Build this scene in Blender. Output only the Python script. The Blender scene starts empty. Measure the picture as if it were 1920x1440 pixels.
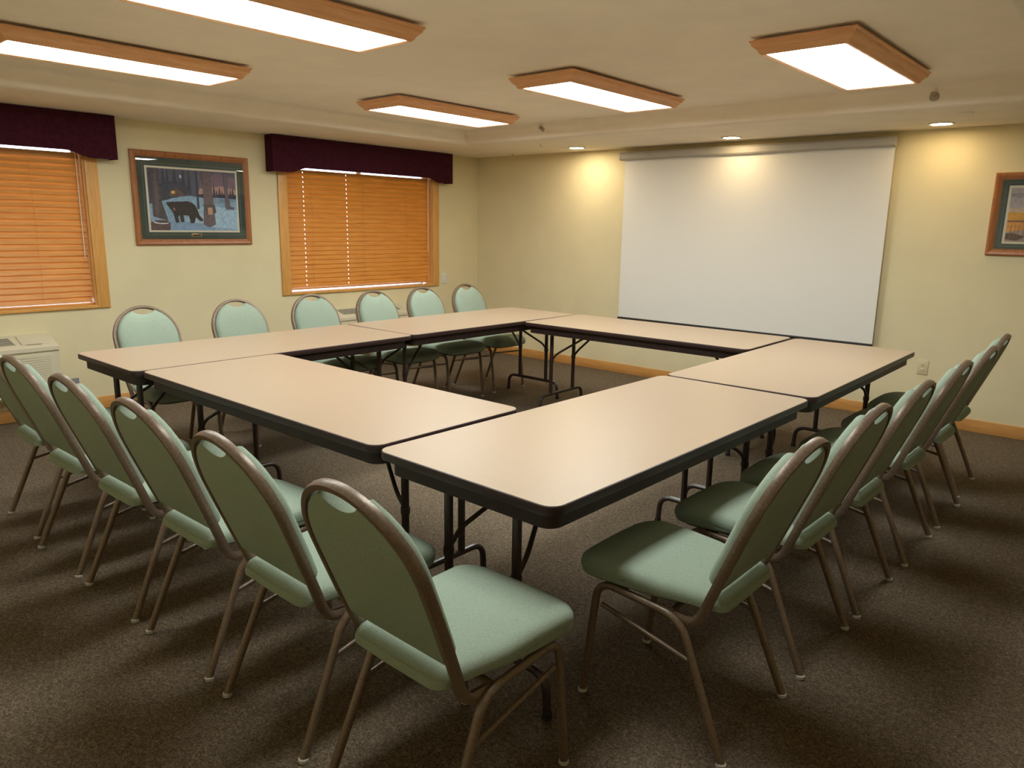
import bpy, bmesh, math, random
from mathutils import Vector, Matrix
random.seed(7)
PI = math.pi
COL = bpy.context.scene.collection
R = math.radians

# ------------------------------------------------------------------ materials
def new_mat(name):
    m = bpy.data.materials.new(name); m.use_nodes = True
    nt = m.node_tree; b = nt.nodes['Principled BSDF']
    return m, nt, b

def ramp(nt, fac, stops):
    r = nt.nodes.new('ShaderNodeValToRGB')
    els = r.color_ramp.elements
    while len(els) < len(stops): els.new(0.5)
    for e, (p, c) in zip(els, stops): e.position = p; e.color = (*c, 1)
    nt.links.new(fac, r.inputs['Fac']); return r

def coords(nt, scale):
    t = nt.nodes.new('ShaderNodeTexCoord'); mp = nt.nodes.new('ShaderNodeMapping')
    mp.inputs['Scale'].default_value = scale
    nt.links.new(t.outputs['Object'], mp.inputs['Vector']); return mp.outputs['Vector']

def noise(nt, vec, scale, detail=3, rough=.5):
    n = nt.nodes.new('ShaderNodeTexNoise')
    n.inputs['Scale'].default_value = scale; n.inputs['Detail'].default_value = detail
    n.inputs['Roughness'].default_value = rough
    nt.links.new(vec, n.inputs['Vector']); return n.outputs['Fac']

def bump(nt, b, h, strength, dist=.002):
    n = nt.nodes.new('ShaderNodeBump'); n.inputs['Strength'].default_value = strength
    n.inputs['Distance'].default_value = dist
    nt.links.new(h, n.inputs['Height']); nt.links.new(n.outputs['Normal'], b.inputs['Normal'])

def mottled(name, c, var=.08, scale=8, rough=.6, metallic=0, stretch=(1, 1, 1), bmp=0, bscale=200, spec=.5, detail=3):
    m, nt, b = new_mat(name)
    v = coords(nt, stretch); f = noise(nt, v, scale, detail)
    lo = tuple(x*(1-var) for x in c); hi = tuple(min(1, x*(1+var)) for x in c)
    r = ramp(nt, f, [(.3, lo), (.7, hi)])
    nt.links.new(r.outputs['Color'], b.inputs['Base Color'])
    b.inputs['Roughness'].default_value = rough; b.inputs['Metallic'].default_value = metallic
    b.inputs['Specular IOR Level'].default_value = spec
    if bmp:
        bump(nt, b, noise(nt, coords(nt, (1, 1, 1)), bscale, 2), bmp)
    return m

def wood(name, c1, c2, axis=1, rough=.4, scale=14, spec=.4):
    st = [6, 6, 6]; st[axis] = .45
    m, nt, b = new_mat(name)
    v = coords(nt, tuple(st)); f = noise(nt, v, scale, 5, .6)
    r = ramp(nt, f, [(.32, c1), (.68, c2)])
    nt.links.new(r.outputs['Color'], b.inputs['Base Color'])
    b.inputs['Roughness'].default_value = rough; b.inputs['Specular IOR Level'].default_value = spec
    return m

def flat(name, c, rough=.6, metallic=0, spec=.5):
    m, nt, b = new_mat(name)
    b.inputs['Base Color'].default_value = (*c, 1); b.inputs['Roughness'].default_value = rough
    b.inputs['Metallic'].default_value = metallic; b.inputs['Specular IOR Level'].default_value = spec
    return m

def emit(name, c, s):
    m, nt, b = new_mat(name)
    b.inputs['Base Color'].default_value = (.8, .8, .8, 1)
    b.inputs['Emission Color'].default_value = (*c, 1); b.inputs['Emission Strength'].default_value = s
    return m

def carpet_mat():
    m, nt, b = new_mat('brown loop carpet')
    v = coords(nt, (1, 1, 1))
    vo = nt.nodes.new('ShaderNodeTexVoronoi'); vo.inputs['Scale'].default_value = 210
    nt.links.new(v, vo.inputs['Vector'])
    n1 = noise(nt, v, 60, 4, .65)
    sep = nt.nodes.new('ShaderNodeSeparateColor'); nt.links.new(vo.outputs['Color'], sep.inputs['Color'])
    mx = nt.nodes.new('ShaderNodeMath'); mx.operation = 'MULTIPLY_ADD'
    nt.links.new(sep.outputs['Red'], mx.inputs[0]); mx.inputs[1].default_value = .5
    hf = nt.nodes.new('ShaderNodeMath'); hf.operation = 'MULTIPLY'; hf.inputs[1].default_value = .5
    nt.links.new(n1, hf.inputs[0]); nt.links.new(hf.outputs[0], mx.inputs[2])
    r = ramp(nt, mx.outputs[0], [(.12, (.050, .038, .025)), (.38, (.106, .080, .053)), (.6, (.153, .117, .079)), (.85, (.250, .195, .128))])
    nt.links.new(r.outputs['Color'], b.inputs['Base Color'])
    b.inputs['Roughness'].default_value = .95; b.inputs['Specular IOR Level'].default_value = .1
    bump(nt, b, vo.outputs['Distance'], .5, .004)
    return m

M = {}
M['carpet'] = carpet_mat()
M['wall'] = mottled('beige wall paint', (.73, .645, .405), .03, 3, .75, bmp=.12, bscale=90, spec=.25)
M['ceiling'] = mottled('tan ceiling paint', (.89, .805, .68), .03, 4, .85, bmp=.25, bscale=60, spec=.2)
M['base'] = wood('honey oak baseboard', (.56, .27, .075), (.70, .36, .11), 0, .4)
M['base_y'] = wood('honey oak baseboard side', (.56, .27, .075), (.70, .36, .11), 1, .4)
M['casing'] = wood('honey pine casing', (.62, .31, .075), (.76, .40, .12), 2, .4)
M['sill'] = wood('honey pine sill', (.62, .31, .075), (.76, .40, .12), 1, .35)
M['blind'] = wood('stained blind slat wood', (.58, .25, .058), (.74, .345, .09), 1, .42, 9)
M['blind_orange'] = wood('orange stained blind slat wood', (.57, .22, .030), (.72, .30, .048), 1, .4, 9)
M['valance'] = mottled('maroon valance cloth', (.050, .008, .017), .25, 30, .9, bmp=.2, bscale=400, spec=.15)
M['laminate'] = mottled('speckled tan laminate', (.402, .300, .203), .045, 260, .36, spec=.30, detail=2)
M['edge'] = flat('dark brown vinyl edge', (.036, .018, .016), .42, spec=.35)
M['apron'] = mottled('dark brown painted steel', (.036, .021, .018), .15, 20, .55, spec=.25)
M['tleg'] = flat('dark brown steel tube', (.045, .028, .023), .32)
M['fabric'] = mottled('sage green chair fabric', (.288, .352, .275), .10, 220, .95, bmp=.3, bscale=500, spec=.12)
M['frame'] = mottled('hammered bronze chair frame', (.195, .140, .096), .18, 120, .36, .25, bmp=.15, bscale=260)
M['pan'] = flat('black seat pan', (.02, .02, .018), .8)
M['glide'] = flat('pale plastic glide', (.55, .55, .50), .4)
M['oakx'] = wood('oak light frame', (.72, .36, .17), (.88, .50, .26), 1, .45, 10)
M['oaky'] = wood('oak light frame end', (.72, .36, .17), (.88, .50, .26), 0, .45, 10)
M['white'] = flat('white enamel', (.75, .73, .68), .5)
M['screen'] = flat('matte white screen cloth', (.78, .76, .70), .9, spec=.1)
M['case'] = flat('grey screen housing', (.42, .40, .355), .45)
M['bar'] = flat('black screen bar', (.02, .018, .016), .4)
M['ptac'] = flat('cream plastic', (.64, .585, .42), .5)
M['vent'] = flat('dark vent', (.07, .06, .055), .7)
M['vent2'] = flat('grille shadow brown', (.24, .19, .12), .7)
M['ivory'] = flat('ivory plastic', (.66, .57, .36), .4)
M['whitep'] = flat('white plastic', (.74, .72, .66), .4)
M['greyp'] = flat('grey plate', (.20, .20, .22), .5)
M['pframe'] = wood('reddish picture frame wood', (.30, .105, .035), (.42, .17, .06), 2, .35)
M['mat'] = flat('dark green mat board', (.050, .075, .058), .6)
M['matw'] = flat('cream mat board', (.88, .80, .62), .7)
M['matline'] = flat('pale green mat line', (.22, .30, .26), .7)
M['brass'] = flat('brass plate', (.45, .33, .13), .35, .6)
M['cord'] = flat('pale cord', (.75, .68, .58), .6)
M['steel'] = flat('dull sprinkler steel', (.42, .36, .27), .5, .2)
M['diff'] = emit('lit fluorescent diffuser', (.95, 1.0, .985), 16.0)
M['lamp'] = emit('lit downlight lens', (1.0, .74, .40), 55.0)

def glass_mat(name, refl_rough=0.0):
    m = bpy.data.materials.new(name); m.use_nodes = True
    nt = m.node_tree; nt.nodes.clear()
    o = nt.nodes.new('ShaderNodeOutputMaterial'); mix = nt.nodes.new('ShaderNodeMixShader')
    t = nt.nodes.new('ShaderNodeBsdfTransparent'); g = nt.nodes.new('ShaderNodeBsdfGlossy')
    g.inputs['Roughness'].default_value = refl_rough
    fr = nt.nodes.new('ShaderNodeFresnel'); fr.inputs['IOR'].default_value = 1.5
    nt.links.new(fr.outputs[0], mix.inputs[0]); nt.links.new(t.outputs[0], mix.inputs[1])
    nt.links.new(g.outputs[0], mix.inputs[2]); nt.links.new(mix.outputs[0], o.inputs['Surface'])
    return m
M['glass'] = glass_mat('clear glass')

# ------------------------------------------------------------------ mesh builder
class MB:
    def __init__(s): s.v = []; s.f = []; s.mi = []
    def add(s, vs, fs, mi=0):
        o = len(s.v); s.v += [tuple(v) for v in vs]
        s.f += [tuple(i+o for i in f) for f in fs]; s.mi += [mi]*len(fs)
    def box(s, a, b, mi=0):
        x0, y0, z0 = a; x1, y1, z1 = b
        vs = [(x0,y0,z0),(x1,y0,z0),(x1,y1,z0),(x0,y1,z0),(x0,y0,z1),(x1,y0,z1),(x1,y1,z1),(x0,y1,z1)]
        s.add(vs, [(3,2,1,0),(4,5,6,7),(0,1,5,4),(1,2,6,5),(2,3,7,6),(3,0,4,7)], mi)
    def rbox(s, a, b, r=.006, mi=0):
        # box with chamfered edges
        bm = bmesh.new(); bmesh.ops.create_cube(bm, size=1)
        sx, sy, sz = [b[i]-a[i] for i in range(3)]
        for v in bm.verts:
            v.co = Vector(((a[0]+b[0])/2+v.co.x*sx, (a[1]+b[1])/2+v.co.y*sy, (a[2]+b[2])/2+v.co.z*sz))
        bmesh.ops.bevel(bm, geom=bm.edges[:], offset=min(r, .45*min(sx, sy, sz)), segments=2, affect='EDGES', profile=.5)
        bm.verts.index_update()
        s.add([v.co for v in bm.verts], [[v.index for v in f.verts] for f in bm.faces], mi); bm.free()
    def loft(s, rings, mi=0, cap0=True, cap1=True, closed=False):
        n = len(rings[0]); vs = [p for r in rings for p in r]; fs = []
        m = len(rings)
        for i in range(m if closed else m-1):
            a = i*n; b = ((i+1) % m)*n
            for j in range(n):
                k = (j+1) % n; fs.append((a+j, a+k, b+k, b+j))
        if not closed:
            if cap0: fs.append(tuple(range(n))[::-1])
            if cap1: fs.append(tuple(range((m-1)*n, m*n)))
        s.add(vs, fs, mi)
    def tube(s, pts, r, n=10, mi=0, up=None, flatten=1.0, closed=False, square=False):
        """sweep an ellipse (r by r*flatten, flatten acts along 'up') along pts"""
        P = [Vector(p) for p in pts]; m = len(P); rings = []
        prev = Vector(up) if up else None
        for i in range(m):
            if closed: t = (P[(i+1) % m]-P[i-1])
            elif i == 0: t = P[1]-P[0]
            elif i == m-1: t = P[-1]-P[-2]
            else: t = (P[i+1]-P[i]).normalized()+(P[i]-P[i-1]).normalized()
            t.normalize()
            ref = Vector(up) if up else prev
            if ref is None: ref = Vector((0,0,1)) if abs(t.z) < .9 else Vector((1,0,0))
            u = ref-t*ref.dot(t)
            if u.length < 1e-4: u = Vector((1,0,0))-t*t.x
            u.normalize(); w = t.cross(u); prev = u
            ring = []
            for j in range(n):
                a = 2*PI*(j+.5)/n; c, d = math.cos(a), math.sin(a)
                if square:
                    k = 1/max(abs(c), abs(d))**.75; c *= k; d *= k
                ring.append(P[i]+u*(d*r*flatten)+w*(c*r))
            rings.append(ring)
        s.loft(rings, mi, closed=closed)
    def lathe(s, prof, c, n=24, axis='z', mi=0):
        rings = []
        for rr, h in prof:
            ring = []
            for j in range(n):
                a = 2*PI*j/n; x, y = rr*math.cos(a), rr*math.sin(a)
                p = {'z': (x, y, h), 'x': (h, x, y), 'y': (y, h, x)}[axis]
                ring.append((c[0]+p[0], c[1]+p[1], c[2]+p[2]))
            rings.append(ring)
        s.loft(rings, mi)
    def build(s, name, mats, parent=None, smooth=35):
        me = bpy.data.meshes.new(name); me.from_pydata(s.v, [], s.f); me.update()
        bm = bmesh.new(); bm.from_mesh(me); bmesh.ops.recalc_face_normals(bm, faces=bm.faces[:])
        bm.to_mesh(me); bm.free()
        if not isinstance(mats, (list, tuple)): mats = [mats]
        for m in mats: me.materials.append(m)
        for p, i in zip(me.polygons, s.mi): p.material_index = i
        if smooth:
            for p in me.polygons: p.use_smooth = True
            me.set_sharp_from_angle(angle=R(smooth))
        o = bpy.data.objects.new(name, me); COL.objects.link(o)
        if parent: o.parent = parent
        return o

def fillet(pts, r, n=6):
    P = [Vector(p) for p in pts]; out = [P[0]]
    for i in range(1, len(P)-1):
        a, b, c = P[i-1], P[i], P[i+1]
        d1 = (a-b); d2 = (c-b); rr = min(r, d1.length*.49, d2.length*.49)
        p1 = b+d1.normalized()*rr; p2 = b+d2.normalized()*rr
        for k in range(n+1):
            t = k/n; out.append(p1*(1-t)**2+b*2*t*(1-t)+p2*t*t)
    out.append(P[-1]); return out

def rrect(hx, hy, r, z, n=6, cx=0, cy=0):
    pts = []
    for sx, sy, a0 in ((1,1,0),(-1,1,90),(-1,-1,180),(1,-1,270)):
        for k in range(n+1):
            a = R(a0+90*k/n); pts.append((cx+sx*(hx-r)+r*math.cos(a), cy+sy*(hy-r)+r*math.sin(a), z))
    return pts

def thing(name, label, cat, loc=(0,0,0), rz=0, group=None):
    o = bpy.data.objects.new(name, None); COL.objects.link(o); o.empty_display_size = .1
    o.location = loc; o.rotation_euler = (0, 0, rz)
    return tag(o, label, cat, group)
def tag(o, label, cat, group=None):
    o['label'] = label; o['category'] = cat
    if group: o['group'] = group
    return o
def struct(o): o['kind'] = 'structure'; return o
def dup(root, loc, rz, label):
    r = root.copy(); COL.objects.link(r); r.location = loc; r.rotation_euler = (0, 0, rz); r['label'] = label
    for ch in list(root.children):
        c = ch.copy(); COL.objects.link(c); c.parent = r
        for g in list(ch.children):
            d = g.copy(); COL.objects.link(d); d.parent = c
    return r

# ------------------------------------------------------------------ room
XL, YB, XR, YF = -1.695, 4.920, 6.30, -1.88
ZS, ZC = 2.222, 2.36
TX0, TX1, TY0, TY1 = -.83, 3.95, -.83, 3.87
WT = .14
WIN = [(-1.10, .703), (2.402, 4.197)]      # openings along y on the left wall
WZ0, WZ1 = .815, 2.02

b = MB(); b.box((XL-.3, YF-.3, -.12), (XR+.3, YB+.3, 0)); struct(b.build('floor', M['carpet'], smooth=0))
b = MB()
ys = [YF-WT, WIN[0][0], WIN[0][1], WIN[1][0], WIN[1][1], YB+WT]
for i in (0, 2, 4): b.box((XL-WT, ys[i], 0), (XL, ys[i+1], 2.6))
for i in (1, 3):
    b.box((XL-WT, ys[i], 0), (XL, ys[i+1], WZ0)); b.box((XL-WT, ys[i], WZ1), (XL, ys[i+1], 2.6))
struct(b.build('wall_left', M['wall'], smooth=0))
b = MB(); b.box((XL, YB, 0), (XR+WT, YB+WT, 2.6)); struct(b.build('wall_back', M['wall'], smooth=0))
b = MB(); b.box((XR, YF, 0), (XR+WT, YB, 2.6)); struct(b.build('wall_right', M['wall'], smooth=0))
b = MB(); b.box((XL, YF-WT, 0), (XR+WT, YF, 2.6)); struct(b.build('wall_front', M['wall'], smooth=0))
# tray ceiling: soffit ring, softened step and raised middle in one mesh
b = MB()
hx, hy = (TX1-TX0)/2, (TY1-TY0)/2; cx, cy = (TX0+TX1)/2, (TY0+TY1)/2
rings = [[(XL-.02, YF-.02, ZS), (XR+.02, YF-.02, ZS), (XR+.02, YB+.02, ZS), (XL-.02, YB+.02, ZS)]]
def rct(o, z): return [(TX0-o, TY0-o, z), (TX1+o, TY0-o, z), (TX1+o, TY1+o, z), (TX0-o, TY1+o, z)]
for o_, z_ in ((.035, ZS), (.012, ZS+.006), (0, ZS+.022), (-.012, ZC-.045), (-.03, ZC-.012), (-.065, ZC)): rings.append(rct(o_, z_))
b.loft(rings, cap0=False, cap1=True)
o = b.build('ceiling', M['ceiling'], smooth=60); struct(o)
b = MB(); b.box((XL-WT, YF-WT, 2.6), (XR+WT, YB+WT, 2.7)); struct(b.build('roof_slab', M['ceiling'], smooth=0))
BH = .095
def basebd(name, a, c, m):
    b = MB(); b.rbox(a, c, .004); struct(b.build(name, m))
basebd('baseboard_left', (XL, YF, 0), (XL+.013, YB, BH), M['base_y'])
basebd('baseboard_back', (XL+.013, YB-.013, 0), (XR, YB, BH), M['base'])
basebd('baseboard_right', (XR-.013, YF+.013, 0), (XR, YB-.013, BH), M['base_y'])
basebd('baseboard_front', (XL+.013, YF, 0), (XR, YF+.013, BH), M['base'])

# ------------------------------------------------------------------ windows, blinds, valances
def window(i, y0, y1):
    w = bpy.data.objects.new('window_%d' % i, None); COL.objects.link(w); w.location = (XL, (y0+y1)/2, WZ0); struct(w)
    hw = (y1-y0)/2; H = WZ1-WZ0; cw = .092
    for s in (-1, 1):
        b = MB(); ya, yb = sorted((s*hw, s*(hw+cw))); b.rbox((0, ya, -.022), (.018, yb, H+cw), .004); b.build('casing', M['casing'], w)
    b = MB(); b.rbox((0, -hw, H), (.018, hw, H+cw), .004); b.build('casing', M['sill'], w)
    b = MB(); b.rbox((-.135, -hw, -.02), (.020, hw, .003), .0015); b.build('sill', M['sill'], w)
    for s in (-1, 1):
        b = MB(); ya, yb = sorted((s*hw, s*(hw-.012))); b.box((-.10, ya, 0), (0, yb, H)); b.build('jamb', M['casing'], w, 0)
    b = MB()
    for a, c in (((-.125, -hw, 0), (-.10, hw, .004)), ((-.125, -hw, H-.045), (-.10, hw, H)), ((-.125, -hw, .045), (-.10, -hw+.045, H-.045)),
                 ((-.125, hw-.045, .045), (-.10, hw, H-.045)), ((-.125, -.025, .045), (-.10, .025, H-.045))): b.box(a, c)
    b.build('sash', M['white'], w, 0)
    b = MB(); b.box((-.114, -hw+.04, .001), (-.110, hw-.04, H-.04)); b.build('pane', M['glass'], w, 0)
    return w

def blind(y0, y1, label, mat, holes, tilt, gap):
    yc = (y0+y1)/2; hw = (y1-y0)/2-.018
    t = thing('wood_blind', label, 'blind', (XL-.045, yc, WZ0), 0, 'wooden blinds in the windows')
    H = WZ1-WZ0
    b = MB(); b.rbox((-.026, -hw, H-.045), (.026, hw, H-.002), .004); b.build('headrail', M['white'], t)
    # tilted slats with small round-cornered cord holes left open
    ztop = 1.944-WZ0; zb = gap+.018; n = 25
    pitch = (ztop-zb)/n; sw = .0243
    b = MB()
    ca, sa = math.cos(tilt), math.sin(tilt)
    cuts = sorted(holes)
    for k in range(n):
        z = ztop-.021-k*pitch
        def slat_piece(ya, yb, u0, u1):
            vs = []
            for du, dn in ((u0, -.0013), (u1, -.0013), (u1, .0013), (u0, .0013)):
                px = -du*ca-dn*sa; pz = du*sa-dn*ca
                vs.append((px, z+pz))
            P = [(p[0], ya, p[1]) for p in vs]+[(p[0], yb, p[1]) for p in vs]
            b.add(P, [(3,2,1,0),(4,5,6,7),(0,1,5,4),(1,2,6,5),(2,3,7,6),(3,0,4,7)])
        yprev = -hw
        for c in cuts:
            slat_piece(yprev, c-.0035, -sw, sw)
            slat_piece(c-.0035, c+.0035, -sw, -.0075); slat_piece(c-.0035, c+.0035, .0075, sw)
            yprev = c+.0035
        slat_piece(yprev, hw, -sw, sw)
    b.build('slats', mat, t, 0)
    zend = ztop-n*pitch
    b = MB(); b.rbox((-.024, -hw, gap), (.024, hw, gap+.015), .003); b.build('bottom_rail', mat, t)
    for c in (-hw*.70, -hw*.02, hw*.62):
        b = MB(); b.box((-.0010+.027, c-.0012, zend), (.0274, c+.0012, ztop+.02)); b.build('ladder_cord', M['blind'], t, 0)
    b = MB(); b.tube([(.032, hw-.03, .36), (.031, hw-.028, ztop+.02)], .0035, 8); b.build('tilt_wand', M['cord'], t)
    return t

def valance(y0, y1, label):
    t = thing('valance', label, 'valance', (XL, (y0+y1)/2, 1.905), 0, 'maroon box valances over the windows')
    hw = (y1-y0)/2; D = .125; H = 2.2175-1.905; th = .022
    low = .046; tab = .17
    # front board outline with a raised scooped middle
    out = [(-hw, H), (-hw, 0), (-hw+tab, 0)]
    for k in range(1, 7):
        u = k/6; out.append((-hw+tab+.18*u, low*(3*u*u-2*u**3)))
    for k in range(0, 7):
        u = 1-k/6; out.append((hw-tab-.18*u, low*(3*u*u-2*u**3)))
    out += [(hw, 0), (hw, H)]
    b = MB(); n = len(out)
    vs = [(D, y, z) for y, z in out]+[(D-th, y, z) for y, z in out]
    fs = [tuple(range(n)), tuple(range(2*n-1, n-1, -1))]+[(i, (i+1) % n, n+(i+1) % n, n+i) for i in range(n)]
    b.add(vs, fs)
    b.build('front_board', M['valance'], t, 0)
    for s in (-1, 1):
        b = MB(); ya, yb = sorted((s*hw, s*(hw-th))); b.rbox((.001, ya, 0), (D-th, yb, H), .004); b.build('side_board', M['valance'], t)
    b = MB(); b.box((.001, -hw+th, H-.02), (D-th, hw-th, H)); b.build('top_board', M['valance'], t, 0)
    return t

window(1, *WIN[0]); window(2, *WIN[1])
hw2 = (WIN[1][1]-WIN[1][0])/2
blind(*WIN[0], 'closed honey wooden slat blind in window over the air conditioner with open front grille', M['blind'], [], R(66), .0035)
blind(*WIN[1], 'closed orange wooden slat blind showing two dotted lines of daylight through cord holes', M['blind_orange'], [2.61-3.2995, 3.10-3.2995], R(74), .021)
valance(-1.31, .905, 'dark maroon box valance on window beside the bear picture, farther from projection screen')
valance(2.205, 4.395, 'dark maroon box valance between the bear picture and the room corner')

# ------------------------------------------------------------------ folding tables
TL, TW, TH = 1.829, .762, .737
def make_table():
    t = thing('folding_table', '', 'table', group='folding tables in the hollow square')
    hx, hy = TW/2, TL/2
    b = MB(); b.loft([rrect(hx-.004, hy-.004, .046, TH-.004), rrect(hx-.004, hy-.004, .046, TH)]); b.build('tabletop', M['laminate'], t)
    b = MB(); b.loft([rrect(hx-.012, hy-.012, .04, TH-.031), rrect(hx-.002, hy-.002, .049, TH-.029), rrect(hx, hy, .05, TH-.024), rrect(hx, hy, .05, TH-.006),
                      rrect(hx-.0015, hy-.0015, .049, TH-.0022), rrect(hx-.004, hy-.004, .046, TH-.0008)]); b.build('edge_band', M['edge'], t)
    b = MB(); o = [rrect(hx-.032, hy-.032, .045, z) for z in (TH-.031, TH-.082)]; i = [rrect(hx-.038, hy-.038, .04, z) for z in (TH-.082, TH-.031)]
    b.loft(o+i, closed=True); b.build('apron', M['apron'], t)
    for s in (-1, 1):
        y = s*(hy-.118)
        fb = MB(); path = fillet([(-.285, y, .004), (-.278, y, .142), (.278, y, .142), (.285, y, .004)], .075, 7)
        fb.tube(path, .0135, 10); f = fb.build('foot_bar', M['tleg'], t)
        for q in (-1, 1):
            c = MB(); c.lathe([(.0155, 0), (.0165, .003), (.0155, .022), (.013, .024)], (q*.2855, y, 0), 14); c.build('foot_cap', M['pan'], f)
        for q in (-1, 1):
            l = MB(); l.tube([(q*.150, y, .146), (q*.150, y, .69)], .0150, 12)
            l.tube([(q*.150, y, .40), (q*.150, y, .425)], .0185, 12)
            lo = l.build('leg', M['tleg'], t)
            k = MB(); k.rbox((q*.150-.02, y-.03, .655), (q*.150+.02, y+.03, .702), .006); k.build('hinge_bracket', M['tleg'], lo)
        br = MB()
        for q in (-1, 1):
            br.tube(fillet([(q*.150, y-s*.012, .430), (q*.15, y-s*.05, .475), (q*.035, y-s*.30, .652), (q*.03, y-s*.33, .672)], .05), .0085, 8)
        br.build('brace', M['tleg'], t)
        g = MB(); g.loft([rrect(.055, .055, .02, .702, 3, 0, y-s*.34), rrect(.055, .055, .02, .672, 3, 0, y-s*.34), rrect(.032, .034, .015, .642, 3, 0, y-s*.335)]); g.build('lock_bracket', M['pan'], t)
    return t
tb = make_table()
TABS = [  # centre x, y, rotation offset, long axis along y?
 (.381-.013, .9145-.029, .004, 1, 'tan folding table lengthwise along the windows, farther from the projection screen'),
 (.381-.027, 2.7435-.022, -.008, 1, 'tan folding table lengthwise along the windows, closer to the projection screen'),
 (1.6765-.008, 3.277+.019, .018, 0, 'tan folding table standing lengthwise below the projection screen'),
 (2.972+.026, 2.7435+.022, .014, 1, 'tan folding table lengthwise opposite the windows, end near the ivory outlet'),
 (2.972+.028, .9145-.004, -.007, 1, 'tan folding table lengthwise opposite the windows, rounded corner sticking out closest to the camera'),
 (1.6765-.004, .381+.011, .006, 0, 'tan folding table lengthwise opposite the projection screen, row of chair backs in front'),
]
for i, (x, y, th, ax, lab) in enumerate(TABS):
    rz = th+(0 if ax else PI/2)
    if i == 0:
        tb.location = (x, y, 0); tb.rotation_euler = (0, 0, rz); tb['label'] = lab
    else: dup(tb, (x, y, 0), rz, lab)

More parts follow.
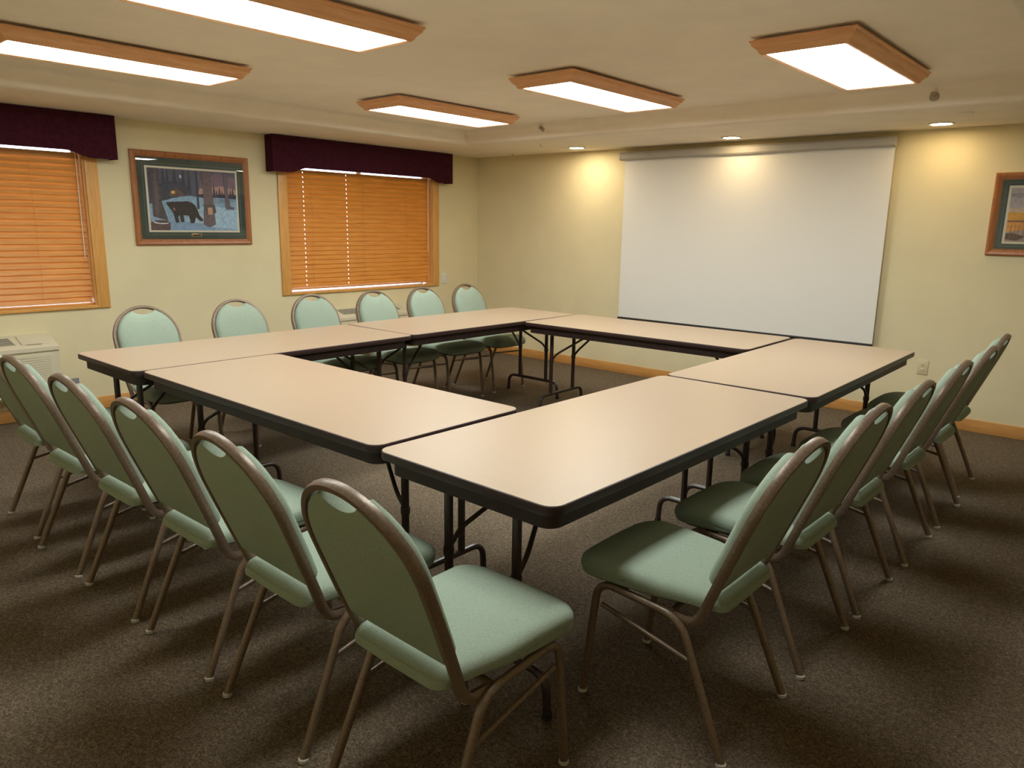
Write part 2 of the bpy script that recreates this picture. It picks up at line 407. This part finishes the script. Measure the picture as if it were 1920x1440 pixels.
# ------------------------------------------------------------------ banquet chairs
RA = R(21.5)
def bp(x, s, n=0):      # point on the reclined back plane: x across, s up the back, n toward the sitter
    return Vector((x, .116-s*math.sin(RA)+n*math.cos(RA), .388+s*math.cos(RA)+n*math.sin(RA)))
def hoop_half(s):       # half width of the hoop's centre line at height s
    sc, a, h = .362, .200, .207
    if s >= sc: return a*math.sqrt(max(0, 1-((s-sc)/h)**2))
    u = (sc-s)/sc; return a-.024*u*u
def make_chair():
    t = thing('banquet_chair', '', 'chair', group='sage green banquet chairs')
    # seat cushion: loft of scaled outlines, front edge rolled down
    def outline():
        pts = []; spec = [(.172, .058, .075), (-.172, .058, .075)]
        n = 8
        def corner(cx, cy, r, a0):
            return [(cx+r*math.cos(R(a0+90*k/n)), cy+r*math.sin(R(a0+90*k/n))) for k in range(n+1)]
        pts += corner(.214-.085, .548-.085, .085, 0)
        pts += [(.06, .5515), (0, .5525), (-.06, .5515)]
        pts += corner(-.214+.085, .548-.085, .085, 90)
        pts += [(-.212, .36), (-.206, .24)]
        pts += corner(-.172+.04, .048+.04, .04, 180)
        pts += [(0, .046)]
        pts += corner(.172-.04, .048+.04, .04, 270)
        pts += [(.206, .24), (.212, .36)]
        return pts
    O = outline(); c0 = (0, .31)
    def ring(s, z):
        rr = []
        for x, y in O:
            X = c0[0]+(x-c0[0])*s; Y = c0[1]+(y-c0[1])*s
            d = max(0, (Y-.40)/.15); rr.append((X, Y, z-.020*d*d*(1 if z > .43 else .3)+max(0, .42-Y)*(-.052 if z > .44 else .040)))
        return rr
    b = MB(); b.loft([ring(.93, .414), ring(.975, .418), ring(.992, .427), ring(.985, .437), ring(.998, .446), ring(1, .456), ring(.992, .465), ring(.97, .474), ring(.925, .481), ring(.84, .486), ring(.6, .490), ring(.3, .491)])
    st = b.build('seat', M['fabric'], t, 60)
    b = MB(); b.loft([ring(.86, .404), ring(.90, .408), ring(.90, .4145)]); b.build('seat_pan', M['pan'], st)
    # back hoop
    pts = []
    S = [.03+.332*k/8 for k in range(8)]
    left = [bp(-hoop_half(s), s) for s in S]
    arc = [bp(.200*math.cos(PI-PI*k/32), .362+.207*math.sin(PI*k/32)) for k in range(33)]
    right = [bp(hoop_half(s), s) for s in reversed(S)]
    foot = fillet([Vector((.186, .205, .380)), Vector((.180, .128, .378)), right[-1]], .05, 5)
    footl = [Vector((-p.x, p.y, p.z)) for p in foot]
    path = footl[:-1]+left+arc+right+list(reversed(foot[:-1]))
    nrm = Vector((0, math.cos(RA), math.sin(RA)))
    b = MB(); b.tube(path, .0105, 10, up=nrm, flatten=1.35, square=True); b.build('back_frame', M['frame'], t, 50)
    # back cushion with a dipped hand hole under the hoop
    inn = .013
    def hin(s): return max(.01, hoop_half(s)-inn)
    sb, sh = .123, .541
    def hx(s):
        sc, a, h = .362, .187, .1935
        if s >= sc: return a*math.sqrt(max(0, 1-((s-sc)/h)**2))
        return hoop_half(s)-inn
    xs = hx(sh); out = []
    nS = 16
    for k in range(nS+1): s = sb+(sh-sb)*k/nS; out.append((hx(s), s))
    for k in range(1, 16):
        u = k/16; x = xs*(1-2*u); e = abs(1-2*u)
        out.append((x*.98, sh-.003-.024*(1-e**2.0)))
    for k in range(nS, -1, -1): s = sb+(sh-sb)*k/nS; out.append((-hx(s), s))
    for k in range(1, 8): x = -hx(sb)+2*hx(sb)*k/8; out.append((x, sb))
    c = (0, .31)
    def rg(sc, n): return [bp(c[0]+(x-c[0])*sc, c[1]+(s-c[1])*sc, n) for x, s in out]
    b = MB(); b.loft([rg(.975, -.0125), rg(.994, -.0110), rg(1, -.007), rg(1, .014), rg(.99, .026), rg(.96, .036), rg(.90, .043), rg(.6, .048), rg(.3, .050)]); b.build('backrest', M['fabric'], t, 38)
    # side frames: front leg, rail, rear leg
    for q in (-1, 1):
        up = (1, 0, 0)
        P0 = [Vector((q*.196, .494, .008)), Vector((q*.200, .448, .407)), Vector((q*.200, .165, .386)), Vector((q*.2155, .002, .008))]
        full = fillet(P0, .062, 8)
        i1 = 9; i2 = len(full)-10
        b = MB(); b.tube(full[:i1+1], .0125, 10, up=up, flatten=1.0); lf = b.build('leg', M['frame'], t, 50)
        b = MB(); b.tube(full[i1:i2+1], .0124, 10, up=up); b.build('seat_rail', M['frame'], t, 50)
        b = MB(); b.tube(full[i2:], .0125, 10, up=up); lr = b.build('leg', M['frame'], t, 50)
        for lg, p in ((lf, P0[0]), (lr, P0[3])):
            g = MB(); g.lathe([(.010, 0), (.0145, .002), (.0145, .012), (.011, .015)], (p.x, p.y, 0), 12); g.build('glide', M['glide'], lg)
        b = MB(); b.tube([(q*.199, .432, .332), (q*.205, .112, .268)], .0078, 8); b.build('stretcher', M['frame'], t, 50)
    b = MB(); b.tube([(-.196, .37, .396), (.196, .37, .396)], .009, 8); b.build('crossbar', M['frame'], t)
    b = MB(); b.tube([(-.192, .20, .393), (.192, .20, .393)], .009, 8); b.build('crossbar', M['frame'], t)
    return t
ch0 = make_chair()
ORD = ['first', 'second', 'third', 'fourth', 'fifth', 'sixth']
spots = []
# row opposite the projection screen, seen from behind (facing +y); counted from the window wall
for i, (x, y, a) in enumerate([(.498, -.500, -1.5), (1.057, -.523, 1.2), (1.587, -.509, 1.0), (2.133, -.497, .8), (2.685, -.497, -.6), (3.237, -.500, -.5)]):
    spots.append((x, y, R(a), 'green banquet chair facing the projection screen, %s from the window wall' % ORD[i], 'chairs facing the projection screen'))
# row facing the windows (facing -x); counted from the screen wall
rows = [(3.772, .494, 0), (3.780, 1.068, -.8), (3.790, 1.617, 0), (3.801, 2.247, 0), (3.807, 2.839, -.6), (3.777, 3.416, .5)]
for i, (x, y, a) in enumerate(rows):
    spots.append((x, y, PI/2+R(a), 'green banquet chair facing the windows, %s from the projection screen wall' % ORD[5-i], 'chairs facing the windows'))
# row with its back to the windows (facing +x)
for i, (x, y, a) in enumerate([(-.350, .519, 0), (-.380, 1.176, 0), (-.378, 1.80, 0), (-.350, 2.375, 0), (-.365, 2.925, 0), (-.390, 3.490, 0)]):
    spots.append((x, y, -PI/2+R(a), 'green banquet chair with its back to the windows, %s from the projection screen wall' % ORD[5-i], 'chairs with backs to the windows'))
for i, (x, y, a, lab, grp) in enumerate(spots):
    if i == 0:
        ch0.location = (x, y, 0); ch0.rotation_euler = (0, 0, a); ch0['label'] = lab; ch0['group'] = grp
    else:
        r = dup(ch0, (x, y, 0), a, lab); r['group'] = grp

# ------------------------------------------------------------------ ceiling lights
ZD = 2.285
def make_light():
    t = thing('ceiling_light', '', 'ceiling light', group='oak-framed fluorescent ceiling lights')
    w, l = .180, .580          # diffuser half size
    W2, L2 = .245, .636        # outer half size at the top lip
    h = 2.343-ZD
    prof = [(0, .004), (0, 0), (.016, -.004), (.026, .004), (.034, .018), (.048, .028), (.056, .036), (.058, .046), (.0655, .050), (.0655, h), (.05, h), (.012, .012)]
    for k, (ax) in enumerate(('y', 'y', 'x', 'x')):
        b = MB(); rings = []
        sgn = 1 if k % 2 == 0 else -1
        for end in (-1, 1):
            ring = []
            for o, z in prof:
                if ax == 'y': ring.append((sgn*(w+o), end*(l+o*.056/.065), z))
                else: ring.append((end*(w+o), sgn*(l+o*.056/.065), z))
            rings.append(ring)
        b.loft(rings); o_ = b.build('frame', M['oakx'] if ax == 'y' else M['oaky'], t, 40)
    b = MB(); b.box((-w-.003, -l-.003, .003), (w+.003, l+.003, .009)); b.build('diffuser', M['diff'], t, 0)
    b = MB(); b.rbox((-w-.015, -l-.012, .012), (w+.015, l+.012, ZC-ZD-.0005), .004); b.build('housing', M['white'], t)
    return t
lt = make_light()
LX = (.055, 1.56, 3.085); LY = (2.715, .33)
rown = ('row along the windows', 'middle row', 'row opposite the windows')
k = 0
for i, x in enumerate(LX):
    for j, y in enumerate(LY):
        lab = 'lit oak-framed ceiling light in the %s, %s the projection screen' % (rown[i], 'closer to' if j == 0 else 'farther from')
        if k == 0: lt.location = (x, y, ZD); lt['label'] = lab
        else: dup(lt, (x, y, ZD), 0, lab)
        k += 1

def make_down():
    t = thing('downlight', '', 'downlight', group='recessed downlights near the screen wall')
    b = MB(); rg = []
    for r_, z_ in ((.066, 0), (.082, -.001), (.086, -.005), (.083, -.008), (.070, -.006), (.066, -.002)):
        rg.append([(r_*math.cos(2*PI*j/32), r_*math.sin(2*PI*j/32), z_) for j in range(32)])
    b.loft(rg, closed=True); b.build('trim_ring', M['white'], t)
    b = MB(); b.lathe([(.066, -.001), (.066, -.004), (.05, -.0055), (.01, -.006)], (0, 0, 0), 32); b.build('lens', M['lamp'], t)
    return t
dl = make_down()
for i, (x, lab) in enumerate([(-.034, 'small round lit downlight beside the screen housing on the corner side'), (1.562, 'small round lit downlight over the middle of the projection screen'),
                              (3.125, 'small round lit downlight shining on wall between screen and sunset picture')]):
    if i == 0: dl.location = (x, 4.585, ZS); dl['label'] = lab
    else: dup(dl, (x, 4.585+.02*i, ZS), 0, lab)
for c in dl.children:
    if c.name.startswith('lens'):
        c.data = c.data.copy(); c.data.materials[0] = emit('lit whiter downlight lens', (1.0, .82, .56), 110.0)

# sprinklers and small ceiling fittings
def sprinkler(x, z, label):
    t = thing('sprinkler_head', label, 'sprinkler', (x, TY1-.001, z))
    b = MB(); b.lathe([(.036, .004), (.036, -.004), (.022, -.011), (.012, -.013)], (0, 0, 0), 20, 'y'); b.build('escutcheon', M['steel'], t)
    b = MB(); b.lathe([(.011, -.012), (.011, -.026), (.005, -.028), (.005, -.044), (.016, -.045), (.016, -.049), (.003, -.050)], (0, 0, 0), 16, 'y'); b.build('deflector', M['steel'], t)
sprinkler(0.128, 2.318, 'small metal sprinkler head on the ceiling step near the room corner')
sprinkler(3.24, 2.299, 'small metal sprinkler head on the ceiling step above the wall with the sunset picture')
b = MB(); b.lathe([(.05, 0), (.05, -.006), (.044, -.011), (.01, -.012)], (0, 0, 0), 28); o = b.build('ceiling_cover', M['ceiling']); o.location = (3.36, 4.17, ZS)
tag(o, 'flat tan round cover on the soffit near the wall-lighting downlight', 'ceiling cover')
for x, y, lab in ((-.127, 4.14, 'tiny dark hook on the soffit below the sprinkler near the corner'), (-.975, 4.70, 'tiny dark hook on the soffit close to the room corner')):
    b = MB(); b.tube(fillet([(0, 0, 0), (0, 0, -.018), (.012, 0, -.026), (.016, 0, -.016)], .006), .0028, 8); o = b.build('ceiling_hook', M['steel']); o.location = (x, y, ZS)
    tag(o, lab, 'hook', 'ceiling hooks')

# ------------------------------------------------------------------ projection screen
t = thing('mounted_projection_screen', 'large white pull-down projection screen on the wall behind the tables', 'projection screen', (1.55, YB, ZS))
ys0 = -.065
b = MB(); prof = [(.030, -.044), (.040, -.060), (.040, -.100), (.028, -.117), (-.028, -.117), (-.040, -.104), (-.042, -.060), (-.030, -.044)]
b.loft([[(sx, ys0+p, z) for p, z in prof] for sx in (-1.222, 1.222)]); cs = b.build('housing', M['case'], t)
for s in (-1, 1):
    b = MB(); b.loft([[(s*xx, ys0+p*1.03, -.08+(z+.08)*1.03) for p, z in prof] for xx in (1.222, 1.236)]); b.build('end_cap', M['case'], cs)
    b = MB(); b.rbox((s*1.15-.02, ys0+.035, -.10), (s*1.15+.02, -.0005, -.05), .004); b.build('wall_bracket', M['white'], cs)
b = MB(); nx, nz = 24, 20; vs = []
for side in (0, 1):
    for i in range(nx+1):
        for j in range(nz+1):
            u = i/nx; w_ = j/nz
            vs.append((-1.193+2.422*u, ys0+.006*math.sin(PI*u*2.2+.4)*w_*.5+.0012*side, -.117-1.519*w_))
N = (nx+1)*(nz+1); fs = []
for side in (0, 1):
    for i in range(nx):
        for j in range(nz):
            a = side*N+i*(nz+1)+j; fs.append((a, a+1, a+nz+2, a+nz+1))
for j in range(nz):
    for i in (0, nx): a = i*(nz+1)+j; fs.append((a, a+1, a+1+N, a+N))
b.add(vs, fs); b.build('screen_cloth', M['screen'], t, 60)
b = MB(); b.rbox((-1.196, ys0-.010, -1.660), (1.232, ys0+.012, -1.634), .004); b.build('bottom_bar', M['bar'], t)

# ------------------------------------------------------------------ framed pictures
def picture(name, label, w, h, fw, mw, paint):
    """built facing -y in local x,z with its back on y=0; origin bottom centre"""
    t = thing(name, label, 'picture')
    hw = w/2
    prof = [(0, 0), (0, -.018), (.010, -.024), (.022, -.022), (.030, -.017), (fw-.008, -.014), (fw, -.009), (fw, 0)]
    corners = [(-hw, 0, 1, 1), (hw, 0, -1, 1), (hw, h, -1, -1), (-hw, h, 1, -1)]
    for i in range(4):
        a = corners[i]; c = corners[(i+1) % 4]; b = MB()
        b.loft([[(x+sx*o, y, z+sz*o) for o, y in prof] for x, z, sx, sz in (a, c)]); b.build('frame', M['pframe'], t, 30)
    b = MB(); b.box((-hw+fw-.004, -.008, fw-.004), (hw-fw+.004, -.0005, h-fw+.004)); b.build('mat_board', M['mat'], t, 0)
    pw, ph = hw-fw-mw[0], (fw+mw[1], h-fw-mw[2])
    b = MB(); b.box((-pw-.016, -.0095, ph[0]-.016), (pw+.016, -.0085, ph[1]+.016)); b.build('inner_mat', M['matw'], t, 0)
    b = MB(); d = .020
    x0, x1, z0, z1 = -pw-.016-d, pw+.016+d, ph[0]-.016-d, ph[1]+.016+d
    for p in (((x0, -.0088, z0), (x1, -.0082, z0+.0022)), ((x0, -.0088, z1-.0022), (x1, -.0082, z1)), ((x0, -.0088, z0), (x0+.0022, -.0082, z1)), ((x1-.0022, -.0088, z0), (x1, -.0082, z1))): b.box(*p)
    b.build('mat_line', M['matline'], t, 0)
    W, H = 2*pw, ph[1]-ph[0]
    b = MB(); mats = []; names = {}
    b.box((-pw, -.0105, ph[0]), (pw, -.0097, ph[1]))
    lay = [0]
    def poly(pts, c):
        key = tuple(c)
        if key not in names: names[key] = len(mats); mats.append(mottled('print ink %d' % len(mats), tuple(min(.9, q*1.35) for q in c), .16, 45, .7))
        lay[0] += 1; y = -.0106-.00012*lay[0]
        b.add([(-pw+u*W, y, ph[0]+v*H) for u, v in pts], [tuple(range(len(pts)))], names[key])
    paint(poly)
    o = b.build('print', mats, t, 0)
    b = MB(); b.box((-hw+fw-.003, -.0155, fw-.003), (hw-fw+.003, -.0148, h-fw+.003)); b.build('glazing', M['glass'], t, 0)
    return t, ph

def bear_scene(P):
    P([(0,0),(1,0),(1,1),(0,1)], (.075, .08, .115))
    P([(.1,.58),(1,.58),(1,1),(.1,1)], (.11, .115, .15))
    P([(.55,.60),(1,.60),(1,.90),(.8,.97),(.6,.90)], (.20, .135, .175))
    P([(.55,.59),(1,.59),(1,.70),(.85,.76),(.7,.74),(.56,.70)], (.44, .27, .22))
    for u, h in ((.70,.16),(.735,.24),(.765,.13),(.80,.18),(.83,.12),(.93,.15),(.96,.2)):
        P([(u-.018,.58),(u+.018,.58),(u,.58+h)], (.07, .06, .08))
    P([(.55,.56),(1,.56),(1,.62),(.55,.61)], (.06, .055, .08))
    P([(0,0),(1,0),(1,.54),(.8,.56),(.6,.55),(.45,.575),(.3,.55),(.2,.50),(0,.42)], (.25, .37, .47))
    P([(.35,.10),(1,.02),(1,.36),(.7,.42),(.5,.38)], (.36, .49, .58))
    P([(.2,.0),(.75,.0),(.6,.10),(.35,.16),(.22,.12)], (.22, .32, .45))
    P([(.72,.45),(1,.50),(1,.53),(.72,.55)], (.20, .28, .36))
    for i in range(9): u = .80+.02*(i % 3); v = .06+.035*i; P([(u,v),(u+.014,v),(u+.014,v+.012),(u,v+.012)], (.15, .22, .32))
    for u0, w0 in ((.14,.05),(.19,.04),(.26,.06),(.36,.05),(.43,.04)):
        P([(u0,.60),(u0+w0,.60),(u0+w0*.7,1),(u0+w0*.3,1)], (.06, .07, .085))
    P([(.12,.50),(.30,.54),(.42,.60),(.45,.72),(.36,.80),(.22,.80),(.12,.75)], (.065, .07, .09))
    P([(.22,.56),(.38,.56),(.38,.62),(.30,.70),(.22,.64)], (.14, .09, .07))
    P([(.245,.60),(.285,.60),(.285,.645),(.245,.645)], (.75, .48, .14))
    P([(.345,.86),(.365,.86),(.365,.91),(.345,.91)], (.55, .58, .62))
    P([(.525,.36),(.55,.36),(.545,1),(.53,1)], (.075, .07, .085))
    P([(.03,.22),(.19,.16),(.135,.45),(.115,1),(.03,1)], (.10, .085, .085))
    P([(.06,.25),(.10,.25),(.095,1),(.07,1)], (.14, .11, .11))
    P([(0,.0),(.205,.0),(.21,.13),(.17,.165),(.05,.16),(0,.13)], (.13, .085, .08))
    P([(.01,.155),(.05,.11),(.12,.098),(.18,.105),(.20,.13),(.18,.118),(.10,.112),(.05,.13)], (.55, .60, .62))
    # bear, walking toward the left with head low
    P([(.175,.455),(.185,.42),(.215,.36),(.245,.30),(.262,.20),(.268,.13),(.305,.125),(.308,.16),(.30,.215),(.318,.25),(.325,.14),(.362,.135),(.367,.16),(.36,.25),(.42,.245),
       (.435,.16),(.43,.125),(.478,.12),(.488,.16),(.502,.225),(.535,.17),(.56,.155),(.585,.165),(.575,.20),(.545,.25),(.53,.33),(.505,.41),(.465,.465),(.41,.485),(.34,.475),(.30,.475),(.262,.465),(.25,.480),(.235,.465),(.205,.462)], (.058, .046, .043))
    P([(.245,.375),(.268,.36),(.275,.33),(.262,.32)], (.26, .15, .09))
    P([(.585,.10),(.66,.055),(.73,.10),(.715,.50),(.695,1),(.595,1),(.605,.55)], (.105, .08, .085))
    P([(.60,.44),(.73,.44),(.745,.30),(.62,.27)], (.075, .06, .06))
    P([(.645,.27),(.70,.27),(.70,.39),(.645,.39)], (.34, .21, .14))
    P([(.855,.40),(.935,.36),(.90,.55),(.905,1),(.85,1),(.86,.6)], (.10, .08, .095))
    P([(.86,.37),(.96,.36),(.97,.40),(.90,.43)], (.09, .08, .11))
pic, ph = picture('framed_picture', 'framed print of a bear in snowy woods hanging between the two windows', .992, .735, .048, (.076, .071, .083), bear_scene)
pic.location = (XL, 1.528, 1.268); pic.rotation_euler = (0, 0, PI/2)
b = MB(); b.rbox((-.044, -.0102, .066), (.044, -.0085, .092), .003); b.box((-.035, -.0106, .072), (.035, -.0101, .086), 1); b.build('name_plate', [M['brass'], M['bar']], pic)

def sunset(P):
    P([(0,0),(1,0),(1,1),(0,1)], (.42, .36, .34))
    P([(0,.82),(1,.85),(1,.93),(0,.90)], (.30, .26, .27))
    P([(0,.50),(1,.48),(1,.62),(0,.62)], (.56, .43, .30))
    P([(0,.36),(1,.34),(1,.55),(.5,.52),(0,.55)], (.72, .33, .05))
    P([(0,.36),(1,.36),(1,.395),(0,.40)], (.25, .12, .06))
    P([(0,.18),(1,.16),(1,.36),(0,.36)], (.66, .29, .06))
    P([(0,0),(1,0),(1,.18),(.3,.15),(.12,.22),(0,.18)], (.36, .25, .20))
    P([(0,.04),(.09,.02),(.16,.10),(.05,.16),(0,.15)], (.10, .06, .045))
    for u in (.03, .06, .09, .13): P([(u,.05),(u+.006,.05),(u+.012,.34),(u+.009,.34)], (.22, .10, .05))
pic2, _ = picture('framed_picture', 'framed orange sunset print on the wall past the projection screen', .99, .577, .048, (.060, .052, .058), sunset)
pic2.location = (3.455+.495, YB, 1.318)

# ------------------------------------------------------------------ wall air conditioners
def make_ac(label):
    t = thing('air_conditioner', label, 'air conditioner', group='wall air conditioners under the windows')
    hw = .535; D = .205; z0, z1, zf = .20, .635, .570
    # cabinet profile in x (out of wall), z
    prof = [(.0, z0), (D-.02, z0), (D, z0+.02), (D, zf-.045), (D+.012, zf-.035), (D+.012, zf-.008), (D, zf), (.03, z1), (.0, z1)]
    inner = [(x*.93, z0+(z-z0)*.985) for x, z in prof]
    b = MB(); b.loft([[(x, -hw, z) for x, z in inner], [(x, -hw+.02, z) for x, z in prof], [(x, hw-.02, z) for x, z in prof], [(x, hw, z) for x, z in inner]])
    c = b.build('cabinet', M['ptac'], t, 30)
    b = MB(); b.box((D+.0005, -hw+.045, z0+.06), (D+.003, hw-.06, zf-.075)); b.build('grille_recess', M['vent2'], t, 0)
    b = MB(); n = 14
    for k in range(n):
        z = z0+.07+(zf-.09-z0-.06)*k/(n-1); b.box((D+.001, -hw+.05, z), (D+.009, hw-.065, z+.0150))
    b.box((D+.001, -hw+.035, z0+.05), (D+.008, -hw+.05, zf-.07)); b.box((D+.001, hw-.066, z0+.05), (D+.008, hw-.05, zf-.07))
    b.build('front_grille', M['ptac'], t, 0)
    # sloping top: discharge vents on both sides of the control door
    sl = (z1-zf)/(D-.03)
    def top(x): return z1-(x-.03)*sl
    for ya, yb in ((-hw+.06, -.10), (-.07, hw-.28)):
        b = MB(); b.add([(.055, ya, top(.055)+.001), (.165, ya+.02, top(.165)+.001), (.165, yb+.02, top(.165)+.001), (.055, yb, top(.055)+.001)], [(0, 1, 2, 3)])
        b.add([(.055, ya, top(.055)-.002), (.165, ya+.02, top(.165)-.002), (.165, yb+.02, top(.165)-.002), (.055, yb, top(.055)-.002)], [(3, 2, 1, 0)])
        v = b.build('top_vent', M['vent'], t, 0)
        b = MB()
        for k in range(6):
            x = .060+.0195*k; b.box((x, ya, top(x)-.001), (x+.005, yb+.015, top(x)+.003))
        b.build('louver', M['ptac'], v, 0)
    b = MB(); vs = []
    for x in (.05, .175):
        for y in (hw-.225, hw-.05):
            for dz in (.0005, .007): vs.append((x, y, top(x)+dz))
    b.add(vs, [(0,1,3,2),(4,6,7,5),(0,4,5,1),(2,3,7,6),(1,5,7,3),(0,2,6,4)]); b.build('control_door', M['ptac'], t, 0)
    b = MB(); b.box((.176, hw-.20, top(.176)+.0005), (.181, hw-.10, top(.176)+.003)); b.build('door_slot', M['vent2'], t, 0)
    return t
ac = make_ac('cream wall air conditioner with slatted grille under window with honey blind')
ac.location = (XL, .345-.535, 0)
dup(ac, (XL, 2.80+.535, 0), 0, 'cream wall air conditioner partly hidden behind chairs under the orange blind')

# ------------------------------------------------------------------ outlets
def outlet(name, label, m, w=.075, h=.115):
    t = thing(name, label, 'outlet')
    b = MB(); b.rbox((-w/2, -.007, -h/2), (w/2, 0, h/2), .003); p = b.build('cover_plate', m, t)
    for dz in (-.021, .021):
        b = MB(); b.rbox((-.016, -.0095, dz-.014), (.016, -.0066, dz+.014), .003)
        s = b.build('socket', m, t)
        b = MB(); b.box((-.008, -.0100, dz-.005), (-.0055, -.0094, dz+.006)); b.box((.0055, -.0100, dz-.005), (.008, -.0094, dz+.006)); b.build('slot', M['vent2'], s, 0)
    return t
o = outlet('wall_outlet', 'white duplex outlet on wall at lower corner of the orange blind window', M['whitep']); o.location = (XL, 4.377, .870); o.rotation_euler = (0, 0, PI/2)
o = outlet('wall_outlet', 'ivory duplex outlet low on wall below the projection screen side', M['ivory']); o.location = (3.15, YB, .443)
o = outlet('wall_outlet', 'grey outlet plate low on wall beside the air conditioner holding a white plug', M['greyp'], .085, .125); o.location = (XL, .475, .205); o.rotation_euler = (0, 0, PI/2)
b = MB(); b.lathe([(.030, 0), (.034, .006), (.034, .03), (.026, .042), (.005, .045)], (0, 0, 0), 24, 'x'); o = b.build('plug', M['whitep']); o.location = (XL+.0102, .490, .177)
tag(o, 'round white plug in the grey outlet beside the air conditioner', 'plug')

# ------------------------------------------------------------------ daylight outside, camera, view
w = bpy.data.worlds.new('World'); bpy.context.scene.world = w; w.use_nodes = True
bg = w.node_tree.nodes['Background']; bg.inputs['Color'].default_value = (.72, .84, 1.0, 1); bg.inputs['Strength'].default_value = 4.0

sc = bpy.context.scene
cam = bpy.data.cameras.new('camera'); co = bpy.data.objects.new('camera', cam); COL.objects.link(co)
FPX, CP, YAW, PITCH, ROLL = 1391.85, (4.5134, -1.4776, 1.4734), -.7216, .2108, .0170
cam.sensor_fit = 'HORIZONTAL'; cam.sensor_width = 36; cam.lens = 36*FPX/1920
cam.clip_start = .05
fwd = Vector((math.sin(YAW)*math.cos(PITCH), math.cos(YAW)*math.cos(PITCH), -math.sin(PITCH)))
rt = Vector((math.cos(YAW), -math.sin(YAW), 0)); up = rt.cross(fwd)
c, s = math.cos(ROLL), math.sin(ROLL)
r2 = c*rt+s*up; u2 = c*up-s*rt
mw = Matrix((( r2.x, u2.x, -fwd.x, CP[0]), (r2.y, u2.y, -fwd.y, CP[1]), (r2.z, u2.z, -fwd.z, CP[2]), (0, 0, 0, 1)))
co.matrix_world = mw
sc.camera = co
sc.view_settings.view_transform = 'Standard'; sc.view_settings.look = 'None'
sc.view_settings.exposure = .38; sc.view_settings.gamma = 1; sc.view_settings.use_curve_mapping = False
try:
    sc.cycles.use_denoising = True
    sc.cycles.max_bounces = 10; sc.cycles.diffuse_bounces = 6
except Exception: pass
